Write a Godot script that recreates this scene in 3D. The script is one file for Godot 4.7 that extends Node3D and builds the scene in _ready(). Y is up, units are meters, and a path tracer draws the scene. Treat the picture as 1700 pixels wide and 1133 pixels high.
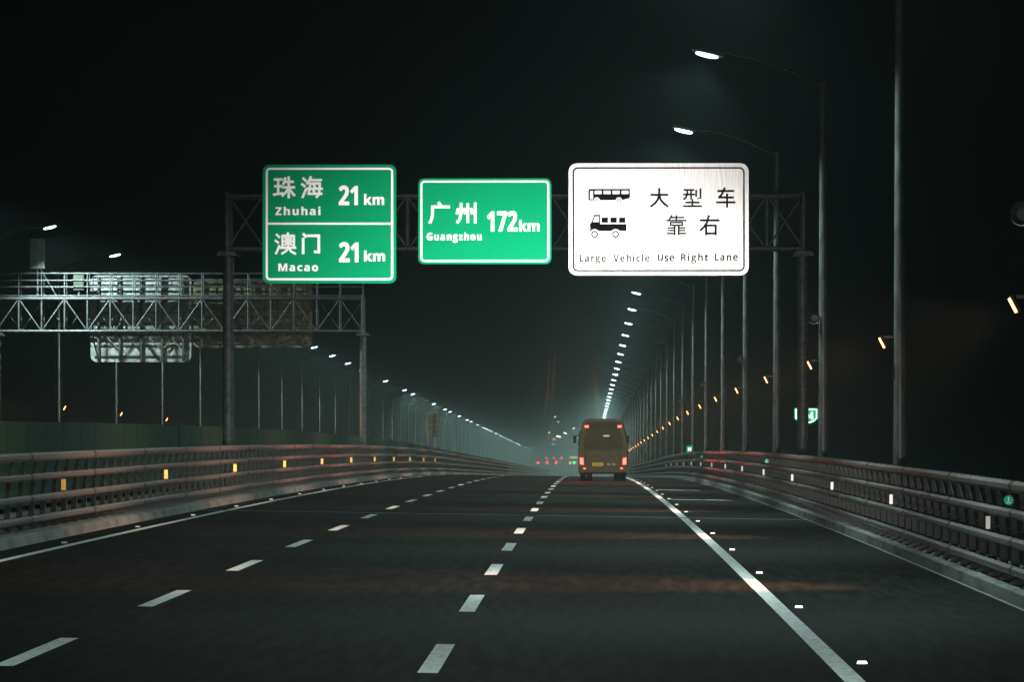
extends Node3D
# A night drive over a long sea bridge. x is right of the camera's lane, -z runs ahead, metres.

const FOCAL := 8770.0            # long lens: focal length in pixels of a 1700 pixel wide frame
const POLE_STEP := 35.0
const RIGHT_POLE_X := 6.3
const LEFT_POLE_X := -29.0

var rng := RandomNumberGenerator.new()
var M := {}
var used := {}
var near_stops := PackedFloat32Array()
var all_stops := PackedFloat32Array()

# ------------------------------------------------------------------ the lie of the bridge
func drop(d: float) -> float:
	var slope := 0.01246
	var crest := 381.0
	if d < crest:
		return d * d / (2.0 * 30578.0)
	var y := crest * crest / (2.0 * 30578.0)
	if d < 2150.0:
		return y + slope * (d - crest)
	y += slope * (2150.0 - crest)
	var length := 720.0
	var rise := 0.0095
	var t := minf(d - 2150.0, length)
	y += slope * t - (slope + rise) * t * t / (2.0 * length)
	if d > 2150.0 + length:
		y -= rise * (d - 2150.0 - length)
	return y

func ground(x: float, d: float) -> float:
	var cross := -0.016 * x if x > -11.0 else 0.176 + 0.016 * (x + 11.0)
	return cross - drop(d)

func spot_at(x: float, d: float, up := 0.0) -> Vector3:
	return Vector3(x, ground(x, d) + up, -d)

# ------------------------------------------------------------------ nodes
func numbered(called: String) -> String:
	var n: int = used.get(called, 0)
	used[called] = n + 1
	return called if n == 0 else "%s_%03d" % [called, n]

func thing(called: String, label: String, category: String, at := Vector3.ZERO, turn := 0.0, group := "") -> Node3D:
	var o := Node3D.new()
	o.name = numbered(called)
	add_child(o)
	o.position = at
	o.rotation.y = turn
	tag(o, label, category, group)
	return o

func tag(o: Node, label: String, category: String, group := "") -> void:
	o.set_meta("label", label)
	o.set_meta("category", category)
	if group != "":
		o.set_meta("group", group)

func put(called: String, mesh: Mesh, material: Material, parent: Node, at := Vector3.ZERO, turn := Vector3.ZERO) -> MeshInstance3D:
	var o := MeshInstance3D.new()
	o.name = called
	o.mesh = mesh
	o.material_override = material
	o.position = at
	o.rotation = turn
	parent.add_child(o, true)
	return o

func structure(called: String, mesh: Mesh, material: Material) -> MeshInstance3D:
	var o := put(called, mesh, material, self)
	o.set_meta("kind", "structure")
	return o

# ------------------------------------------------------------------ shapes
func st() -> SurfaceTool:
	var s := SurfaceTool.new()
	s.begin(Mesh.PRIMITIVE_TRIANGLES)
	return s

func quad(s: SurfaceTool, a: Vector3, b: Vector3, c: Vector3, d: Vector3) -> void:
	var n := (c - a).cross(b - a)
	if n.length_squared() < 1e-14:
		n = (d - a).cross(c - a)
	s.set_normal(n.normalized())
	for v in [a, b, c, a, c, d]:
		s.add_vertex(v)

func tri(s: SurfaceTool, a: Vector3, b: Vector3, c: Vector3) -> void:
	s.set_normal((c - a).cross(b - a).normalized())
	for v in [a, b, c]:
		s.add_vertex(v)

# box with its four long edges along z chamfered, so that edges catch light
func box(s: SurfaceTool, c: Vector3, size: Vector3, b := Basis.IDENTITY) -> void:
	var h := size * 0.5
	var p := []
	for z in [-1, 1]:
		for q in [[-1, -1], [1, -1], [1, 1], [-1, 1]]:
			p.append(c + b * Vector3(q[0] * h.x, q[1] * h.y, z * h.z))
	quad(s, p[4], p[7], p[6], p[5])
	quad(s, p[1], p[2], p[3], p[0])
	quad(s, p[0], p[3], p[7], p[4])
	quad(s, p[5], p[6], p[2], p[1])
	quad(s, p[7], p[3], p[2], p[6])
	quad(s, p[0], p[4], p[5], p[1])

# polygon outline (x, y), extruded from z0 to z1 (z1 faces +z)
func slab(s: SurfaceTool, outline: PackedVector2Array, z0: float, z1: float) -> void:
	var pts := outline
	if Geometry2D.is_polygon_clockwise(pts):
		pts = outline.duplicate()
		pts.reverse()
	var idx := Geometry2D.triangulate_polygon(pts)
	for i in range(0, idx.size(), 3):
		var a := pts[idx[i]]
		var b := pts[idx[i + 1]]
		var c := pts[idx[i + 2]]
		if (b - a).cross(c - a) > 0.0:
			var t := b
			b = c
			c = t
		tri(s, Vector3(a.x, a.y, z1), Vector3(b.x, b.y, z1), Vector3(c.x, c.y, z1))
		tri(s, Vector3(a.x, a.y, z0), Vector3(c.x, c.y, z0), Vector3(b.x, b.y, z0))
	for i in pts.size():
		var a := pts[i]
		var b := pts[(i + 1) % pts.size()]
		quad(s, Vector3(a.x, a.y, z1), Vector3(b.x, b.y, z1), Vector3(b.x, b.y, z0), Vector3(a.x, a.y, z0))

func rounded(w: float, h: float, r: float, steps := 6) -> PackedVector2Array:
	var p := PackedVector2Array()
	for k in 4:
		var c := Vector2((w * 0.5 - r) * (1 if k in [0, 3] else -1), (h * 0.5 - r) * (1 if k < 2 else -1))
		for i in steps + 1:
			var a := (k + float(i) / steps) * PI * 0.5
			p.append(c + Vector2(cos(a), sin(a)) * r)
	return p

# a rounded frame line between two outlines, as a raised band
func band(s: SurfaceTool, w: float, h: float, r: float, t: float, z0: float, z1: float) -> void:
	var a := rounded(w, h, r)
	var b := rounded(w - 2.0 * t, h - 2.0 * t, maxf(r - t, 0.01))
	for i in a.size():
		var j := (i + 1) % a.size()
		quad(s, Vector3(a[i].x, a[i].y, z1), Vector3(b[i].x, b[i].y, z1), Vector3(b[j].x, b[j].y, z1), Vector3(a[j].x, a[j].y, z1))
		quad(s, Vector3(a[i].x, a[i].y, z1), Vector3(a[j].x, a[j].y, z1), Vector3(a[j].x, a[j].y, z0), Vector3(a[i].x, a[i].y, z0))
		quad(s, Vector3(b[j].x, b[j].y, z1), Vector3(b[i].x, b[i].y, z1), Vector3(b[i].x, b[i].y, z0), Vector3(b[j].x, b[j].y, z0))

func tube(s: SurfaceTool, a: Vector3, b: Vector3, ra: float, rb: float, n := 8, caps := true) -> void:
	var w := (b - a).normalized()
	var u := w.cross(Vector3.UP if absf(w.y) < 0.9 else Vector3.RIGHT).normalized()
	var v := w.cross(u)
	for i in n:
		var t0 := TAU * i / n
		var t1 := TAU * (i + 1) / n
		var n0 := u * cos(t0) + v * sin(t0)
		var n1 := u * cos(t1) + v * sin(t1)
		for q in [[n0, a, ra], [n0, b, rb], [n1, b, rb], [n0, a, ra], [n1, b, rb], [n1, a, ra]]:
			s.set_normal(q[0])
			s.add_vertex(q[1] + q[0] * q[2])
		if caps:
			tri(s, b, b + n1 * rb, b + n0 * rb)
			tri(s, a, a + n0 * ra, a + n1 * ra)

func curve_tube(s: SurfaceTool, pts: Array, ra: float, rb: float, n := 8) -> void:
	for i in pts.size() - 1:
		tube(s, pts[i], pts[i + 1], lerpf(ra, rb, float(i) / (pts.size() - 1)), lerpf(ra, rb, float(i + 1) / (pts.size() - 1)), n)

func ball(s: SurfaceTool, c: Vector3, r: Vector3, rows := 6, cols := 10) -> void:
	for i in rows:
		for j in cols:
			var q := []
			for k in [[i, j], [i + 1, j], [i + 1, j + 1], [i, j + 1]]:
				var a: float = PI * k[0] / rows
				var b: float = TAU * k[1] / cols
				q.append(Vector3(sin(a) * cos(b), cos(a), sin(a) * sin(b)))
			for k in [0, 2, 1, 0, 3, 2]:
				s.set_normal((q[k] / r).normalized())
				s.add_vertex(c + q[k] * r)

# an outline (x offset, height above the road) carried along the bridge between two distances
func sweep(outline: Array, stops: PackedFloat32Array, closed := true) -> ArrayMesh:
	var s := st()
	var n := outline.size()
	for i in stops.size() - 1:
		for k in (n if closed else n - 1):
			var p: Vector2 = outline[k]
			var q: Vector2 = outline[(k + 1) % n]
			quad(s, spot_at(p.x, stops[i], p.y), spot_at(p.x, stops[i + 1], p.y), spot_at(q.x, stops[i + 1], q.y), spot_at(q.x, stops[i], q.y))
	if closed:
		for e in [0, stops.size() - 1]:
			for k in range(1, n - 1):
				var a: Vector2 = outline[0]
				var b: Vector2 = outline[k]
				var c: Vector2 = outline[k + 1]
				var pa := spot_at(a.x, stops[e], a.y)
				var pb := spot_at(b.x, stops[e], b.y)
				var pc := spot_at(c.x, stops[e], c.y)
				if e == 0:
					tri(s, pa, pb, pc)
				else:
					tri(s, pa, pc, pb)
	return s.commit()

# a painted strip that follows the road surface
func strip(x0: float, x1: float, d0: float, d1: float, up: float, step := 6.0) -> ArrayMesh:
	var s := st()
	var n := maxi(1, int(ceil((d1 - d0) / step)))
	for i in n:
		var a := lerpf(d0, d1, float(i) / n)
		var b := lerpf(d0, d1, float(i + 1) / n)
		quad(s, spot_at(x0, a, up), spot_at(x0, b, up), spot_at(x1, b, up), spot_at(x1, a, up))
	return s.commit()

# ------------------------------------------------------------------ materials
func noise(kind: int, frequency: float, seed_value: int, octaves := 4) -> FastNoiseLite:
	var n := FastNoiseLite.new()
	n.noise_type = kind
	n.frequency = frequency
	n.seed = seed_value
	n.fractal_octaves = octaves
	return n

func noise_texture(n: FastNoiseLite, colors: Array, at: Array, size := 512) -> NoiseTexture2D:
	var t := NoiseTexture2D.new()
	t.width = size
	t.height = size
	t.seamless = true
	t.noise = n
	if colors:
		var g := Gradient.new()
		g.offsets = PackedFloat32Array(at)
		g.colors = PackedColorArray(colors)
		t.color_ramp = g
	return t

func grey(v: float) -> Color:
	return Color(v, v, v).linear_to_srgb()

func lin(r: float, g: float, b: float) -> Color:
	return Color(r, g, b).linear_to_srgb()

func mat(called: String, color: Color, rough: float, metal := 0.0, spec := 0.5) -> StandardMaterial3D:
	var m := StandardMaterial3D.new()
	m.resource_name = called
	m.albedo_color = color
	m.roughness = rough
	m.metallic = metal
	m.metallic_specular = spec
	M[called] = m
	return m

func glow(called: String, color: Color, energy: float) -> void:
	var m := mat(called, Color(0.9, 0.9, 0.9), 0.4)
	m.emission_enabled = true
	m.emission = color
	m.emission_energy_multiplier = energy

func worn(m: StandardMaterial3D, t: Texture2D, scale: Vector3) -> void:
	m.albedo_texture = t
	m.uv1_triplanar = true
	m.uv1_world_triplanar = true
	m.uv1_scale = scale

func materials() -> void:
	var patch := noise_texture(noise(FastNoiseLite.TYPE_SIMPLEX, 0.012, 3, 5), [Color(0.72, 0.72, 0.72), Color(0.9, 0.9, 0.9), Color(1, 1, 1)], [0.2, 0.5, 0.8])
	var grain := noise_texture(noise(FastNoiseLite.TYPE_SIMPLEX, 0.08, 9, 3), [Color(0.62, 0.62, 0.62), Color(1, 1, 1)], [0.25, 0.75])
	var a := mat("asphalt", lin(0.0185, 0.0190, 0.0165), 0.8, 0.0, 0.18)
	worn(a, grain, Vector3(0.11, 0.11, 0.006))
	a.detail_enabled = true
	a.detail_blend_mode = BaseMaterial3D.BLEND_MODE_MUL
	a.detail_albedo = patch
	a.uv2_triplanar = true
	a.uv2_world_triplanar = true
	a.uv2_scale = Vector3(0.03, 0.03, 0.004)
	a.detail_uv_layer = BaseMaterial3D.DETAIL_UV_2
	var paint := mat("road_paint", lin(0.86, 0.87, 0.84), 0.6)
	worn(paint, noise_texture(noise(FastNoiseLite.TYPE_SIMPLEX, 0.03, 21, 5), [Color(0.80, 0.79, 0.77), Color(0.95, 0.95, 0.94), Color(1, 1, 1)], [0.12, 0.3, 0.55]), Vector3(0.4, 0.4, 0.09))
	worn(mat("concrete", lin(0.24, 0.24, 0.225), 0.85), patch, Vector3(0.2, 0.2, 0.05))
	worn(mat("worn_asphalt", lin(0.05, 0.05, 0.047), 0.85), patch, Vector3(0.3, 0.3, 0.1))
	worn(mat("joint_steel", lin(0.26, 0.26, 0.25), 0.6), patch, Vector3(0.5, 0.5, 0.5))
	worn(mat("rail_steel", lin(0.42, 0.405, 0.39), 0.32, 0.3), grain, Vector3(0.5, 0.5, 0.12))
	worn(mat("post_steel", lin(0.15, 0.15, 0.135), 0.5, 0.2), patch, Vector3(0.6, 0.6, 0.3))
	worn(mat("galvanised", lin(0.23, 0.24, 0.235), 0.5, 0.3), patch, Vector3(0.5, 0.5, 0.5))
	worn(mat("pole_paint", lin(0.22, 0.225, 0.215), 0.38, 0.2), patch, Vector3(0.6, 0.15, 0.6))
	worn(mat("sign_back", lin(0.60, 0.63, 0.61), 0.5, 0.1), patch, Vector3(0.35, 0.35, 0.35))
	worn(mat("dull_back", lin(0.36, 0.33, 0.21), 0.6, 0.1), patch, Vector3(0.35, 0.35, 0.35))
	worn(mat("cabinet_paint", lin(0.55, 0.6, 0.48), 0.55), patch, Vector3(1.5, 0.2, 1.5))
	worn(mat("fence_green", lin(0.0005, 0.055, 0.024), 0.8), grain, Vector3(0.6, 0.2, 0.25))
	worn(mat("box_paint", lin(0.07, 0.09, 0.06), 0.6), patch, Vector3(1.5, 0.4, 1.5))
	mat("dark_rubber", lin(0.012, 0.012, 0.012), 0.8)
	mat("dark_plastic", lin(0.018, 0.018, 0.018), 0.5)
	mat("speaker_grey", lin(0.32, 0.32, 0.30), 0.5)
	# retroreflective sheeting sends light back in a narrow lobe towards where it came from
	var streak := noise_texture(noise(FastNoiseLite.TYPE_SIMPLEX, 0.05, 33, 4), [Color(0.9, 0.89, 0.88), Color(0.97, 0.965, 0.96), Color(1, 1, 1)], [0.25, 0.5, 0.75])
	for s in [["sheet_green", lin(0.0008, 0.25, 0.105)], ["sheet_white", lin(0.92, 0.91, 0.905)], ["sheet_plain_white", lin(0.92, 0.91, 0.905)]]:
		var r := mat(s[0], s[1], 0.275, 0.96)
		if s[0] == "sheet_white":
			worn(r, streak, Vector3(0.8, 0.03, 0.8))
	mat("sheet_black", lin(0.012, 0.013, 0.012), 0.6)
	mat("reflector_amber", lin(0.95, 0.55, 0.12), 0.33, 0.9)
	mat("reflector_white", lin(0.93, 0.93, 0.9), 0.4, 0.9)
	mat("reflector_green", lin(0.02, 0.55, 0.25), 0.4, 0.85)
	glow("lamp_lens", Color(0.84, 0.95, 1.0), 12.0)
	mat("unlit_lens", lin(0.5, 0.52, 0.52), 0.3)
	glow("warm_lens", Color(1.0, 0.62, 0.34), 11.0)
	glow("headlight_lens", Color(1.0, 0.97, 0.94), 20.0)
	glow("tail_red", Color(1.0, 0.16, 0.12), 7.0)
	glow("marker_red", Color(1.0, 0.22, 0.18), 3.2)
	glow("signal_red", Color(1.0, 0.10, 0.20), 14.0)
	glow("signal_green", Color(0.1, 1.0, 0.5), 14.0)
	glow("board_yellow", Color(0.9, 0.95, 0.15), 5.0)
	glow("board_violet", Color(0.6, 0.5, 1.0), 6.0)
	glow("flood_white", Color(1.0, 0.96, 0.9), 40.0)
	mat("bus_paint", lin(0.105, 0.072, 0.024), 0.4, 0.3)
	mat("bus_trim", lin(0.035, 0.025, 0.013), 0.45)
	var g := mat("bus_glass", lin(0.085, 0.06, 0.02), 0.42, 0.2, 0.25)
	g.rim_enabled = false
	mat("plate_yellow", lin(0.9, 0.55, 0.07), 0.4, 0.6)
	mat("chrome", lin(0.8, 0.82, 0.8), 0.25, 0.9)
	mat("sea_water", lin(0.004, 0.007, 0.009), 0.22)
	worn(mat("tower_concrete", lin(0.32, 0.29, 0.24), 0.8), patch, Vector3(0.05, 0.02, 0.05))

# ------------------------------------------------------------------ lettering
const GLYPHS := {
	"大": [[8,36, 92,36], [50,5, 50,36, 44,58, 30,78, 8,95], [50,40, 60,64, 74,80, 93,95]],
	"型": [[8,11, 57,11], [5,34, 60,34], [24,11, 24,34, 18,48, 6,59], [43,11, 43,57], [69,13, 69,43], [91,6, 91,54, 78,54], [17,75, 83,75], [50,60, 50,94], [5,94, 95,94]],
	"车": [[11,18, 90,18], [45,3, 31,34, 18,51], [16,51, 88,51], [4,76, 97,76], [57,34, 57,99]],
	"靠": [[26,1, 15,20], [22,11, 87,11], [50,1, 50,26], [2,26, 98,26], [20,36, 20,50], [80,36, 80,50], [20,36, 80,36], [20,50, 80,50], [41,56, 41,98], [61,56, 61,98], [7,63, 41,63], [8,76, 41,76], [3,91, 41,91], [61,63, 93,63], [61,76, 92,76], [61,91, 97,91]],
	"右": [[4,25, 96,25], [46,2, 36,36, 22,58, 4,75], [32,51, 32,97], [80,51, 80,97], [32,51, 80,51], [32,91, 80,91]],
	"广": [[46,1, 56,15], [12,21, 96,21], [15,21, 15,58, 11,80, 2,98]],
	"州": [[22,5, 22,50, 16,80, 4,97], [54,8, 54,95], [91,4, 91,98], [7,32, 2,54], [37,31, 42,53], [71,31, 76,53]],
	"珠": [[4,13, 40,13], [6,45, 38,45], [1,85, 43,78], [22,13, 22,82], [56,6, 47,35], [53,24, 93,24], [42,50, 99,50], [72,1, 72,99], [70,52, 60,72, 42,90], [74,52, 84,72, 99,88]],
	"海": [[9,7, 22,20], [3,35, 17,46], [22,60, 14,80, 6,97], [45,1, 38,18, 28,33], [40,16, 95,16], [43,32, 35,82], [43,32, 88,32], [88,32, 84,86, 72,97], [27,57, 99,57], [34,81, 97,81], [59,38, 65,50], [57,63, 63,75]],
	"澳": [[9,7, 22,20], [3,35, 17,46], [22,60, 14,80, 6,97], [64,0, 58,11], [37,13, 91,13], [37,13, 37,64], [91,13, 91,64], [45,39, 84,39], [64,20, 64,62], [50,22, 56,33], [78,22, 72,33], [60,43, 48,57], [68,43, 80,57], [27,70, 99,70], [63,66, 56,84, 34,98], [66,71, 78,88, 98,98]],
	"门": [[15,3, 27,17], [14,25, 14,98], [34,12, 92,12], [90,12, 90,94], [90,92, 70,90]],
}

# brush strokes of one character as raised film; each stroke lies a hair above the last
func glyph(ch: String, size: float, weight: float) -> ArrayMesh:
	var s := st()
	var lift := 0.004
	for line in GLYPHS[ch]:
		var pts: Array[Vector2] = []
		for i in range(0, line.size(), 2):
			pts.append(Vector2((line[i] - 50.0) * 0.01 * size, (50.0 - line[i + 1]) * 0.01 * size))
		var w := weight * size * 0.5
		var left := PackedVector2Array()
		var right := PackedVector2Array()
		for i in pts.size():
			var along := (pts[mini(i + 1, pts.size() - 1)] - pts[maxi(i - 1, 0)]).normalized()
			var side := Vector2(-along.y, along.x)
			var p := pts[i]
			if i == 0:
				p -= along * w * 0.6
			elif i == pts.size() - 1:
				p += along * w * 0.6
			left.append(p + side * w)
			right.append(p - side * w)
		right.reverse()
		left.append_array(right)
		slab(s, left, 0.0, lift)
		lift += 0.0005
	return s.commit()

# a word set so that it fills the box from x0 to x1, with capitals (or tallest letters) of the given height
func word(parent: Node, text: String, x0: float, x1: float, base: float, height: float, material: Material, z: float, bold := 0.25) -> void:
	var font := SystemFont.new()
	font.font_names = PackedStringArray(["Droid Sans"])
	font.font_weight = 700
	var heavy := FontVariation.new()
	heavy.base_font = font
	heavy.spacing_glyph = 5 if text.length() > 3 else 0
	var t := TextMesh.new()
	t.font = heavy
	t.text = text
	t.font_size = 64
	t.pixel_size = 0.01
	t.depth = 0.01
	t.curve_step = 2.0
	t.horizontal_alignment = HORIZONTAL_ALIGNMENT_LEFT
	t.vertical_alignment = VERTICAL_ALIGNMENT_BOTTOM
	var bounds := AABB()
	var first := true
	var arrays := t.get_mesh_arrays()
	var low := INF
	for v in arrays[Mesh.ARRAY_VERTEX]:
		if first:
			bounds = AABB(v, Vector3.ZERO)
			first = false
		else:
			bounds = bounds.expand(v)
	low = bounds.position.y
	var tall := bounds.size.y
	for c in "gpqyj":
		if text.contains(c):
			tall *= 0.775       # letters that hang below the line
			low = bounds.end.y - tall
			break
	var sx := (x1 - x0) / bounds.size.x
	var sy := height / tall
	var s := st()
	# heavy lettering: the outline is laid down a few times, each a hair further out and above the last
	var fat := bold * height * 0.055
	sx = (x1 - x0 - 2.0 * fat) / bounds.size.x
	sy = (height - 2.0 * fat) / tall
	var k := 0
	for q in ([Vector2(-1, -1), Vector2(1, -1), Vector2(1, 1), Vector2(-1, 1), Vector2(0, 0)] if bold > 0.0 else [Vector2.ZERO]):
		s.append_from(t, 0, Transform3D(Basis.from_scale(Vector3(sx, sy, 0.4)), Vector3(x0 + fat - bounds.position.x * sx + q.x * fat, base + fat - low * sy + q.y * fat, 0.0006 * k)))
		k += 1
	put("lettering", s.commit(), material, parent, Vector3(0, 0, z))

func panel_sign(called: String, label: String, w: float, h: float, at: Vector3, face: String, line: String, radius: float, inset: float, thick: float, group := "") -> Node3D:
	var o := thing(called, label, "road sign", at, 0.0, group)
	var s := st()
	slab(s, rounded(w, h, radius), -0.05, 0.0)
	put("panel", s.commit(), M[face], o)
	s = st()
	band(s, w - 2.0 * inset, h - 2.0 * inset, radius - inset * 0.8, thick, 0.0005, 0.004)
	put("border", s.commit(), M[line], o)
	# aluminium channels and hangers that carry the panel on the truss behind it
	for k in 4:
		s = st()
		box(s, Vector3(0, -h * 0.38 + k * h * 0.253, -0.08), Vector3(w * 0.94, 0.07, 0.05))
		put("channel", s.commit(), M["galvanised"], o)
	for k in [-1, 1]:
		s = st()
		box(s, Vector3(k * w * 0.3, 0, -0.155), Vector3(0.09, h * 0.98, 0.1))
		put("hanger", s.commit(), M["galvanised"], o)
	return o

# ------------------------------------------------------------------ gantries
func gantry(called: String, label: String, x0: float, x1: float, d: float, low: float, high: float, walkway: bool) -> Node3D:
	var mid := (x0 + x1) * 0.5
	var base := -drop(d)
	var o := thing(called, label, "sign gantry", Vector3(mid, base, -d))
	var half := (x1 - x0) * 0.5
	var gap := 1.15                              # between the front and back truss
	for side in [-1, 1]:
		var s := st()
		var foot := ground(mid + side * half, d) - base - 0.05
		tube(s, Vector3(side * half, foot, -gap * 0.5), Vector3(side * half, low - 0.22, -gap * 0.5), 0.175, 0.165, 12)
		put("pillar", s.commit(), M["galvanised"], o)
		s = st()
		tube(s, Vector3(side * half, foot, -gap * 0.5), Vector3(side * half, foot + 0.05, -gap * 0.5), 0.36, 0.36, 12)
		for k in 6:
			var a := TAU * k / 6.0
			box(s, Vector3(side * half + cos(a) * 0.25, foot + 0.2, -gap * 0.5 + sin(a) * 0.25), Vector3(0.16, 0.34, 0.02), Basis(Vector3.UP, -a))
		put("base_plate", s.commit(), M["galvanised"], o)
		s = st()
		box(s, Vector3(side * half, low - 0.19, -gap * 0.5), Vector3(0.62, 0.05, gap + 0.4))
		box(s, Vector3(side * half, low - 0.12, -gap * 0.5), Vector3(0.5, 0.06, gap + 0.3))
		put("cap_plate", s.commit(), M["galvanised"], o)
		for z in [0.0, -gap]:
			s = st()
			tube(s, Vector3(side * half, low - 0.09, z), Vector3(side * half, high + 0.12, z), 0.085, 0.085, 8)
			put("end_post", s.commit(), M["galvanised"], o)
	for z in [0.0, -gap]:
		for y in [low, high]:
			var s := st()
			tube(s, Vector3(-half, y, z), Vector3(half, y, z), 0.065, 0.065, 8)
			put("chord", s.commit(), M["galvanised"], o)
		var n := int(round((x1 - x0) / 1.09))
		for i in range(1, n):
			var x := -half + (x1 - x0) * i / n
			var s := st()
			tube(s, Vector3(x, low, z), Vector3(x, high, z), 0.042, 0.042, 6, false)
			put("upright", s.commit(), M["galvanised"], o)
		for i in n:
			var xa := -half + (x1 - x0) * i / n
			var xb := -half + (x1 - x0) * (i + 1) / n
			var s := st()
			var up := i % 2 == (0 if z == 0.0 else 1)
			tube(s, Vector3(xa, low if up else high, z), Vector3(xb, high if up else low, z), 0.036, 0.036, 6, false)
			put("diagonal", s.commit(), M["galvanised"], o)
		for i in range(0, n + 1, 2):
			if z == 0.0:
				var x := -half + (x1 - x0) * i / n
				for y in [low + 0.01, high - 0.01]:
					var s := st()
					tube(s, Vector3(x, y, 0), Vector3(x, y, -gap), 0.035, 0.035, 6, false)
					put("cross_strut", s.commit(), M["galvanised"], o)
	if walkway:
		for z in [0.0, -gap]:
			for y in [0.15, 0.58, 0.9, 1.24]:
				var s := st()
				tube(s, Vector3(-half, high + y, z), Vector3(half, high + y, z), 0.03, 0.03, 6, false)
				put("handrail", s.commit(), M["galvanised"], o)
			var n := int(round((x1 - x0) / 1.09))
			for i in n + 1:
				var s := st()
				var x := -half + (x1 - x0) * i / n
				tube(s, Vector3(x, high, z), Vector3(x, high + 1.24, z), 0.032, 0.032, 6, false)
				put("rail_post", s.commit(), M["galvanised"], o)
		var s := st()
		box(s, Vector3(0, high + 0.1, -gap * 0.5), Vector3(half * 2.0, 0.03, gap * 0.7))
		put("walkway_deck", s.commit(), M["galvanised"], o)
	return o

# ------------------------------------------------------------------ lamp posts
var lamp_parts := {}

func lamp_meshes() -> void:
	var s := st()
	tube(s, Vector3.ZERO, Vector3(0, 11.6, 0), 0.15, 0.085, 12)
	lamp_parts["pole"] = s.commit()
	s = st()
	tube(s, Vector3.ZERO, Vector3(0, 0.05, 0), 0.32, 0.32, 12)
	tube(s, Vector3(0, 0.05, 0), Vector3(0, 0.5, 0), 0.2, 0.17, 12)
	lamp_parts["base"] = s.commit()
	s = st()
	var pts := []
	for i in 9:
		var t := i / 8.0
		pts.append(Vector3(-2.75 * t, 11.5 + 0.88 * sin(t * 1.45) / sin(1.45), 0))
	curve_tube(s, pts, 0.034, 0.02, 8)
	lamp_parts["arm"] = s.commit()
	s = st()
	slab(s, rounded(0.86, 0.34, 0.1), -0.02, 0.07)
	lamp_parts["head"] = s.commit()
	s = st()
	ball(s, Vector3.ZERO, Vector3(0.31, 0.058, 0.12), 8, 16)
	lamp_parts["lens"] = s.commit()
	s = st()
	box(s, Vector3(-0.17, 4.1, 0), Vector3(0.3, 0.05, 0.05))
	lamp_parts["side_bracket"] = s.commit()
	s = st()
	box(s, Vector3.ZERO, Vector3(0.05, 0.27, 0.14))
	lamp_parts["side_lamp"] = s.commit()
	s = st()
	box(s, Vector3.ZERO, Vector3(0.028, 0.22, 0.1))
	lamp_parts["side_lens"] = s.commit()
	s = st()
	tube(s, Vector3(0, 0, -0.14), Vector3(0, 0, 0.0), 0.05, 0.09, 16)
	tube(s, Vector3(0, 0, 0.0), Vector3(0, 0, 0.16), 0.09, 0.17, 16, false)
	tube(s, Vector3(0, 0, 0.1), Vector3(0, 0, 0.13), 0.045, 0.045, 10)
	lamp_parts["horn"] = s.commit()

func lamp_post(x: float, d: float, lit: bool, warm: bool, horn: bool, label: String, group: String) -> void:
	var left := x < -11.0
	var o := thing("street_lamp", label, "street lamp", spot_at(x, d), PI if left else 0.0, group)
	put("pole", lamp_parts["pole"], M["pole_paint"], o)
	put("base", lamp_parts["base"], M["galvanised"], o)
	put("arm", lamp_parts["arm"], M["pole_paint"], o)
	var head := put("head", lamp_parts["head"], M["pole_paint"], o, Vector3(-3.1, 12.38, 0))
	head.basis = Basis(Vector3(0, 0, 1), -0.22) * Basis(Vector3(1, 0, 0), -PI / 2)
	put("lens", lamp_parts["lens"], M["lamp_lens" if lit else "unlit_lens"], o, Vector3(-3.12, 12.32, 0), Vector3(0, 0, -0.22))
	if lit:
		var l := SpotLight3D.new()
		l.name = "lamp_light"
		l.light_color = Color(0.87, 1.0, 0.985)
		l.light_energy = LAMP_ENERGY
		l.light_size = 0.12
		l.spot_angle = 72.0
		l.spot_angle_attenuation = 0.55
		l.spot_range = 80.0
		l.spot_attenuation = 2.0
		l.shadow_enabled = true
		o.add_child(l)
		l.position = Vector3(-3.14, 12.235, 0)
		l.rotation = Vector3(-PI / 2, 0, 0)
		l.rotate_object_local(Vector3.UP, LAMP_LEAN)      # leans out over the lanes
	if warm:
		put("side_bracket", lamp_parts["side_bracket"], M["galvanised"], o)
		put("side_lamp", lamp_parts["side_lamp"], M["dark_plastic"], o, Vector3(-0.33, 4.0, 0), Vector3(0, 0, 0.48))
		put("side_lens", lamp_parts["side_lens"], M["warm_lens"], o, Vector3(-0.372, 3.978, 0), Vector3(0, 0, 0.48))
		var l := SpotLight3D.new()
		l.name = "side_light"
		l.light_color = Color(1.0, 0.72, 0.56)
		l.light_energy = WARM_ENERGY
		l.light_size = 0.1
		l.spot_angle = 41.0
		l.spot_angle_attenuation = 0.9
		l.spot_range = 40.0
		l.spot_attenuation = 2.0
		l.shadow_enabled = true
		o.add_child(l)
		l.position = Vector3(-0.42, 3.95, 0)
		l.look_at_from_position(o.to_global(l.position), o.to_global(Vector3(-8.6, 0.0, 0)), Vector3.UP)
	if horn:
		var h := put("loudspeaker", lamp_parts["horn"], M["speaker_grey"], o, Vector3(-0.24, 5.25, 0.2))
		h.rotation.y = -0.2 if not left else PI
		var s := st()
		box(s, Vector3(-0.13, 5.25, 0.1), Vector3(0.22, 0.06, 0.06))
		put("speaker_bracket", s.commit(), M["galvanised"], o)

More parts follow.
